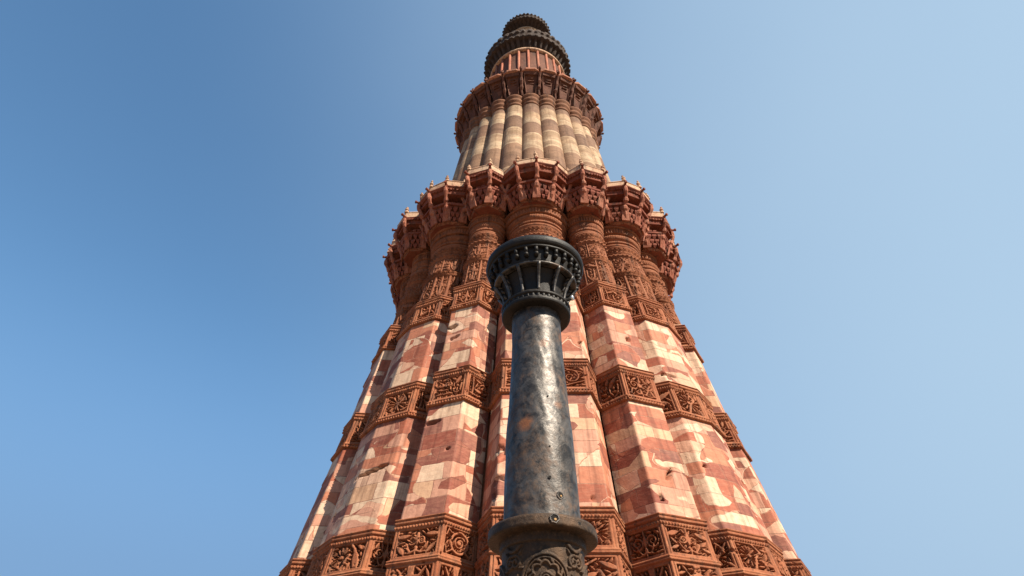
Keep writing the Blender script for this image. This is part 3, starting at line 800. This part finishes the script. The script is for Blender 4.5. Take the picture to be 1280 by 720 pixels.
def niche_mesh():
    """flared trapezoid niche with a sunk panel between two ribs"""
    bm = bmesh.new(); t = math.tan(math.pi / NF)
    lay = [(27.48, 3.34, .62), (27.6, 3.46, .70), (28.3, 3.60, .88), (28.62, 3.76, .97), (28.80, 3.82, 1.0)]
    rows = []
    for h, R, w in lay:
        hw = R * t * w
        rows.append([bm.verts.new(p) for p in ((-hw, -R + .30, h), (-hw * .72, -R, h), (hw * .72, -R, h), (hw, -R + .30, h))])
    fs = []
    for r0, r1 in zip(rows, rows[1:]):
        for k in range(3):
            f = bm.faces.new((r0[k], r0[k + 1], r1[k + 1], r1[k]))
            if k == 1: fs.append(f)
    bm.faces.new(rows[0][::-1]); bm.faces.new(rows[-1])
    bmesh.ops.recalc_face_normals(bm, faces=bm.faces)
    bmesh.ops.inset_region(bm, faces=fs[1:3], thickness=.05, depth=-.10)
    for q in range(3):
        w = .27 - .05 * q; z = 28.02 + .14 * q; y = -3.40 - .07 * q
        bmesh.ops.create_cube(bm, size=1, matrix=__import__('mathutils').Matrix.Translation((0, y, z + .20)) @ __import__('mathutils').Matrix.Diagonal((w * 1.3, .22, .06, 1)))
    return bm_mesh('balcony_niche', bm, M_UPPER)
def rib_mesh():
    bm = bmesh.new(); R = [(27.5, 3.36, .06), (27.8, 3.45, .06), (27.95, 3.50, .10), (28.1, 3.56, .07), (28.3, 3.62, .10), (28.5, 3.70, .07), (28.72, 3.78, .08)]
    tube_bm(bm, [(0, -r, h) for h, r, w in R], [w for h, r, w in R], 6)
    return bm_mesh('niche_rib', bm, M_UPPER)
def upper_coping_mesh():
    bm = bmesh.new(); t = math.tan(math.pi / NF); rows = []
    for h, e in ((28.805, -.02), (28.83, .05), (28.90, .05), (28.91, .0), (29.02, .0), (29.05, -.03)):
        rows.append([bm.verts.new(p) for p in ((-3.80 * t, -3.72 - e, h), (-1.9 * t, -3.86 - e, h), (1.9 * t, -3.86 - e, h), (3.80 * t, -3.72 - e, h))] +
                    [bm.verts.new(p) for p in ((3.4 * t, -3.35, h), (-3.4 * t, -3.35, h))])
    for r0, r1 in zip(rows, rows[1:]):
        for k in range(6): bm.faces.new((r0[k], r0[(k + 1) % 6], r1[(k + 1) % 6], r1[k]))
    bm.faces.new(rows[0][::-1]); bm.faces.new(rows[-1])
    return bm_mesh('upper_coping', bm, M_RIM)
def horn_mesh():
    bm = bmesh.new(); tube_bm(bm, [(0, -3.7, 28.86), (0, -3.90, 28.88), (0, -3.93, 28.9), (0, -3.98, 28.93)], [.06, .045, .065, .04], 7)
    tube_bm(bm, [(0, -3.82, 29.0), (0, -3.82, 29.1), (0, -3.82, 29.16), (0, -3.82, 29.26)], [.07, .05, .07, .02], 7)
    return bm_mesh('horn', bm, M_UPPER)
fm, frm, nm, rm, ucm, hm = flute_mesh(), flute_ring_mesh(), worn(niche_mesh(), .035, 2), worn(rib_mesh(), .03, 3), worn(upper_coping_mesh(), .04, 5), horn_mesh()
for i in range(NF):
    a = 2 * math.pi * i / NF
    f = link('flute', fm, tower, a); link('flute_ring', frm, f)
    n = link('balcony_niche', nm, tower, a); n.scale = (.98, .98, 1); link('coping', ucm, n)
    link('niche_rib', rm, n, math.pi / NF); link('horn', hm, n, math.pi / NF)

# third storey: dark red drum with pale ribs, dark gallery, small upper drum and ring
link('ribbed_drum', lathe('ribbed_drum', [(2.9, 28.95), (2.25, 29.0), (1.98, 33.5)], M_UPPER, 72), tower)
def drum_rib_mesh():
    bm = bmesh.new(); tube_bm(bm, [(0, -2.24, 29.0), (0, -2.02, 33.5)], [.075, .065], 8); return bm_mesh('rib', bm, M_BRACKET, True)
dr = drum_rib_mesh()
for i in range(25): link('rib', dr, tower, 2 * math.pi * i / 25)
link('pale_ring', lathe('pale_ring', [(1.9, 33.5), (2.10, 33.52), (2.13, 33.6), (2.10, 33.7), (1.9, 33.72)], M_COPING, 72), tower)
def corb(lo, hi, n=44):
    return lambda th, i: 1 + (.035 * np.sign(np.sin(th * n)) if lo <= i <= hi else 0) + 0 * th
link('gallery', lathe('gallery', [(1.85, 33.73), (1.98, 33.74), (2.06, 33.9), (2.16, 34.1), (2.26, 34.3), (2.42, 34.31), (2.45, 34.4), (2.41, 34.42), (2.41, 34.72), (2.45, 34.74), (2.45, 34.84), (2.2, 34.85), (.8, 34.86)], M_DARK, 352, lambda th, i: 1 + (.035 * np.sign(np.sin(th * 44)) if 1 <= i <= 4 else .014 * np.sign(np.sin(th * 44)) if i in (5, 6, 9, 10) else 0) + .006 * np.sin(th * 7 + i) + 0 * th, smooth=False), tower)
link('gallery_railing', lathe('gallery_railing', [(2.40, 34.845), (2.41, 35.02), (2.34, 35.04), (2.32, 34.85)], M_DARK, 264, lambda th, i: 1 + .012 * np.sign(np.sin(th * 33))), tower)
link('upper_drum', lathe('upper_drum', [(1.15, 34.86), (1.08, 36.2), (1.12, 36.22), (1.12, 36.3), (1.06, 36.32), (.98, 37.7), (1.03, 37.72), (1.03, 37.8), (.96, 37.82), (.95, 38.0)], M_GREY, 64), tower)
link('top_ring', lathe('top_ring', [(.9, 37.85), (1.0, 37.88), (1.12, 38.0), (1.3, 38.12), (1.42, 38.14), (1.46, 38.2), (1.42, 38.24), (1.42, 38.42), (1.46, 38.44), (1.45, 38.52), (1.2, 38.53), (.6, 38.6), (.01, 38.62)], M_DARK, 320, lambda th, i: 1 + (.04 * np.sign(np.sin(th * 32)) if 1 <= i <= 3 else .02 * np.sign(np.sin(th * 40)) if i in (4, 5, 8, 9) else 0) + .006 * np.sin(th * 5 + i) + 0 * th, smooth=False), tower)

# ------------------------------------------------------------------ iron pillar
ip = bpy.data.objects.new('iron_pillar', None); COL.objects.link(ip); ip.location = (.205, 4.6, CAM_Z)
ip['label'] = 'dark weathered iron pillar with ribbed bell capital standing before the sandstone tower'; ip['category'] = 'pillar'; ip['kind'] = 'thing'
def rough_lathe(name, prof, mat, n=128, amp=.004, seed=1, parent=ip, extra=None):
    th = np.linspace(0, 2 * math.pi, n, endpoint=False); pr = np.array(prof)
    P = np.zeros((len(pr), n, 3))
    U, V = np.meshgrid(th, pr[:, 1])
    r = pr[:, :1] + amp * (fbm(np.cos(U) * 4 + 20, V * 5 + np.sin(U) * 4 + 20, seed) - .45) * 2
    if extra: r = r + extra(U, V)
    P[..., 0] = r * np.sin(U); P[..., 1] = -r * np.cos(U); P[..., 2] = V
    return link(name, grid_mesh(name, P, np.stack([U, V], -1), mat, wrap=True, smooth=True), parent)
def dense(prof, step=.01):
    out = []
    for (r, h), (r2, h2) in zip(prof, prof[1:]):
        k = max(1, int(math.hypot(r2 - r, h2 - h) / step))
        out += [(r + (r2 - r) * j / k, h + (h2 - h) * j / k) for j in range(k)]
    return out + [prof[-1]]
sh = rough_lathe('shaft', dense([(.268, 1.66), (.252, 2.31), (.214, 2.95), (.205, 3.2), (.205, 3.52)], .03), M_IRON, 128, .006, 3)
# collar
rough_lathe('collar', dense([(.26, 1.60), (.356, 1.602), (.367, 1.608), (.370, 1.62), (.368, 1.665), (.360, 1.68), (.262, 1.70)], .006), M_RUSTY, 192, .004, 5)
# carved drum under the collar: medallion of rings, petals and a spiral
def drum_relief():
    th = np.linspace(-math.pi, math.pi, 700); H = np.arange(.95, 1.612, .0042)
    X, Y = np.meshgrid(th * .288, H)
    o = Orn(X, Y, 99, 99, 4)
    per = .452
    Xm = (X + per / 2) % per - per / 2; o.X = Xm
    cy = 1.305
    o.ring(0, cy, .150, .010); o.ring(0, cy, .127, .006)
    o.spiral(0, cy, .042, 2.0, .5, 1, .009, .006)
    q = np.hypot(Xm, Y - cy); a = np.arctan2(Y - cy, Xm)
    pet = np.abs(q - (.085 + .022 * np.abs(np.cos(a * 4)))) - .010
    o.d = np.minimum(o.d, pet)
    for i in range(8):
        t = i * math.pi / 4 + .4; o.leaf(.118 * math.cos(t), cy + .118 * math.sin(t), t + .9, .05, .011)
    out = q > .165
    o.X = X; d2 = Orn(np.abs(Xm), Y, per, .66, 9)
    d2.spiral(.205, 1.42, .05, 1.6, 0, 1, .010, .007); d2.spiral(.205, 1.18, .05, 1.6, 2, -1, .010, .007)
    d2.line([(.16, 1.53), (.19, 1.50), (.226, 1.49)], .012); d2.line([(.17, 1.30), (.226, 1.31)], .010)
    for i in range(9): d2.leaf(.165 + .03 * (i % 2), 1.08 + i * .05, 1.1 * (i % 3), .045, .009)
    d = np.where(out, np.minimum(o.d, d2.d), o.d)
    rel = sstep(.5 - d / .008)
    rel = np.where(Y > 1.535, 1.0, rel); rel = np.where(np.abs(Y - 1.535) < .006, 0.0, rel)
    r = .288 - .016 * (1 - rel) + .004 * (fbm(X * 14 + 50, Y * 14, 3) - .45)
    P = np.zeros((*X.shape, 3)); T = X / .288
    P[..., 0] = r * np.sin(T); P[..., 1] = -r * np.cos(T); P[..., 2] = Y
    return grid_mesh('carved_drum', P, None, M_RUSTY, smooth=True)
link('carved_drum', drum_relief(), ip)
rough_lathe('base', dense([(.288, .96), (.30, .95), (.30, .90), (.285, .88), (.29, -.9), (.36, -1.0), (.40, -1.2), (.42, -1.45)], .05), M_IRON, 96, .004, 8)
rough_lathe('foot', [(.42, -1.45), (.75, -1.452), (.76, -1.46), (.76, -1.6)], M_GROUND, 64, .004, 9)
# capital
def beads(n, lo, hi, amp): return lambda U, V: amp * np.sign(np.sin(U * n)) * ((V > lo) & (V < hi))
rough_lathe('neck_ring', dense([(.2, 3.49), (.27, 3.492), (.288, 3.50), (.293, 3.515), (.293, 3.53), (.284, 3.535), (.284, 3.565), (.294, 3.57), (.297, 3.585), (.28, 3.60), (.265, 3.62)], .004), M_IRON_DARK, 360, .003, 11, extra=beads(40, 3.538, 3.562, .005))
bell = rough_lathe('bell', dense([(.235, 3.60), (.238, 3.64), (.25, 3.72), (.275, 3.79), (.30, 3.835)], .008), M_IRON_DARK, 128, .006, 12)
bm = bmesh.new()
pth = [(.262, 3.60, .016), (.264, 3.64, .014), (.278, 3.70, .013), (.305, 3.765, .014), (.340, 3.82, .016), (.355, 3.845, .018)]
tube_bm(bm, [(0, -r, h) for r, h, w in pth], [w for r, h, w in pth], 8)
# web behind the fin, back to the bell
for sgn in (-1, 1):
    pass
for (r0, h0, _), (r1, h1, _) in zip(pth, pth[1:]):
    vs = [bm.verts.new(p) for p in ((-.007, -r0, h0), (-.007, -r1, h1), (-.007, -.22, h1), (-.007, -.22, h0), (.007, -r0, h0), (.007, -r1, h1), (.007, -.22, h1), (.007, -.22, h0))]
    for f in ((0, 1, 2, 3), (7, 6, 5, 4), (0, 4, 5, 1), (2, 6, 7, 3), (1, 5, 6, 2), (3, 7, 4, 0)): bm.faces.new([vs[j] for j in f])
fin = bm_mesh('fin', bm, M_IRON, True)
for i in range(12): link('fin', fin, bell, 2 * math.pi * (i + .12) / 12)
rough_lathe('fin_ring', dense([(.31, 3.832), (.352, 3.832), (.362, 3.838), (.364, 3.850), (.352, 3.858), (.34, 3.862)], .004), M_IRON, 160, .002, 13)
dring = rough_lathe('dentil_ring', dense([(.33, 3.858), (.352, 3.862), (.376, 3.975), (.38, 3.985)], .006), M_IRON_DARK, 128, .003, 14)
bm = bmesh.new(); tube_bm(bm, [(0, -.352, 3.905), (0, -.386, 3.912), (0, -.398, 3.916), (0, -.402, 3.917)], [.020, .021, .016, .006], 10)
tube_bm(bm, [(0, -.36, 3.93), (0, -.392, 3.95), (0, -.398, 3.975)], [.016, .018, .016], 8)
dent = bm_mesh('dentil', bm, M_IRON_DARK, True)
for i in range(28): link('dentil', dent, dring, 2 * math.pi * i / 28)
rough_lathe('rim', dense([(.37, 3.976), (.405, 3.978), (.412, 3.984), (.412, 3.996), (.404, 4.0), (.406, 4.006), (.424, 4.012), (.435, 4.03), (.438, 4.05), (.434, 4.075), (.42, 4.095), (.395, 4.105), (.36, 4.108)], .005), M_IRON_DARK, 160, .005, 15)
rough_lathe('cap_slab', [(.36, 4.10), (.30, 4.12), (.30, 4.2), (.28, 4.22), (.01, 4.23)], M_IRON_DARK, 64, .004, 16)
# bright pin that sticks out of the neck ring on the right
bm = bmesh.new(); a = R_(62)
c, s = math.sin(a), -math.cos(a)
tube_bm(bm, [(c * .28, s * .28, 3.60), (c * .325, s * .325, 3.605), (c * .33, s * .33, 3.605), (c * .35, s * .35, 3.607), (c * .355, s * .355, 3.607)], [.014, .014, .022, .022, .012], 12)
M_PIN = NT('bright_steel').fin((.6, .58, .55), .35, 1.0)
link('pin', bm_mesh('pin', bm, M_PIN, True), ip)
# rivet holes: a raised lip round a flat disc painted as the hole's shade
t = NT('brass_rust'); M_BRASS = t.fin(t.mix(t.noise(t.coord('Object'), 40), (.10, .05, .018), (.24, .14, .05)), .6, .5)
M_HOLE_SHADE = NT('painted_hole_shade').fin((.008, .006, .005), .9)
def rivet(az, h, r, R, lip, plug):
    bm = bmesh.new(); n = 20; seq = [(r * 1.35, -.002), (r * 1.3, lip), (r, lip), (r * .9, -.001), (r * .8, -.012), (0, -.013)]
    rng = random.Random(int(h * 1000)); wob = [1 + rng.uniform(-.14, .14) for _ in range(n)]
    rows = [[bm.verts.new((q * math.cos(2 * math.pi * k / n) * wob[k], -d, q * math.sin(2 * math.pi * k / n) * wob[k])) for k in range(n)] for q, d in seq[:-1]]
    for r0, r1 in zip(rows, rows[1:]):
        for k in range(n): bm.faces.new((r0[k], r0[(k + 1) % n], r1[(k + 1) % n], r1[k]))
    o = link('rivet_hole', bm_mesh('rivet_hole', bm, M_IRON), ip, R_(az), (R * math.sin(R_(az)), -R * math.cos(R_(az)), h))
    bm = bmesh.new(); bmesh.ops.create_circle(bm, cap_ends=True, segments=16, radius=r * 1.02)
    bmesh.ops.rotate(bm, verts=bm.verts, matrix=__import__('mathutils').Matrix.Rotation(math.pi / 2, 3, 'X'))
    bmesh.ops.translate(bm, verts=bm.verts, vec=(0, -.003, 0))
    link('hole_shade_disc', bm_mesh('hole_shade_disc', bm, M_HOLE_SHADE), o)  # flat black disc in front; the hole's shade is in its colour
    if plug:
        bm = bmesh.new(); tube_bm(bm, [(r * .2, .002, -r * .35), (r * .2, -.006, -r * .3)], [r * .5, r * .35], 10)
        link('plug', bm_mesh('plug', bm, M_BRASS), o)
    return o
rivet(10, 1.645, .024, .370, .007, True)
rivet(38, 1.640, .009, .370, .002, False)
rivet(26, 1.85, .019, .2655, .004, True)
rivet(11, 1.97, .010, .263, .001, False)
rivet(13, 2.20, .007, .257, .001, False)
rivet(15, 2.62, .005, .236, .001, False)
print('done')
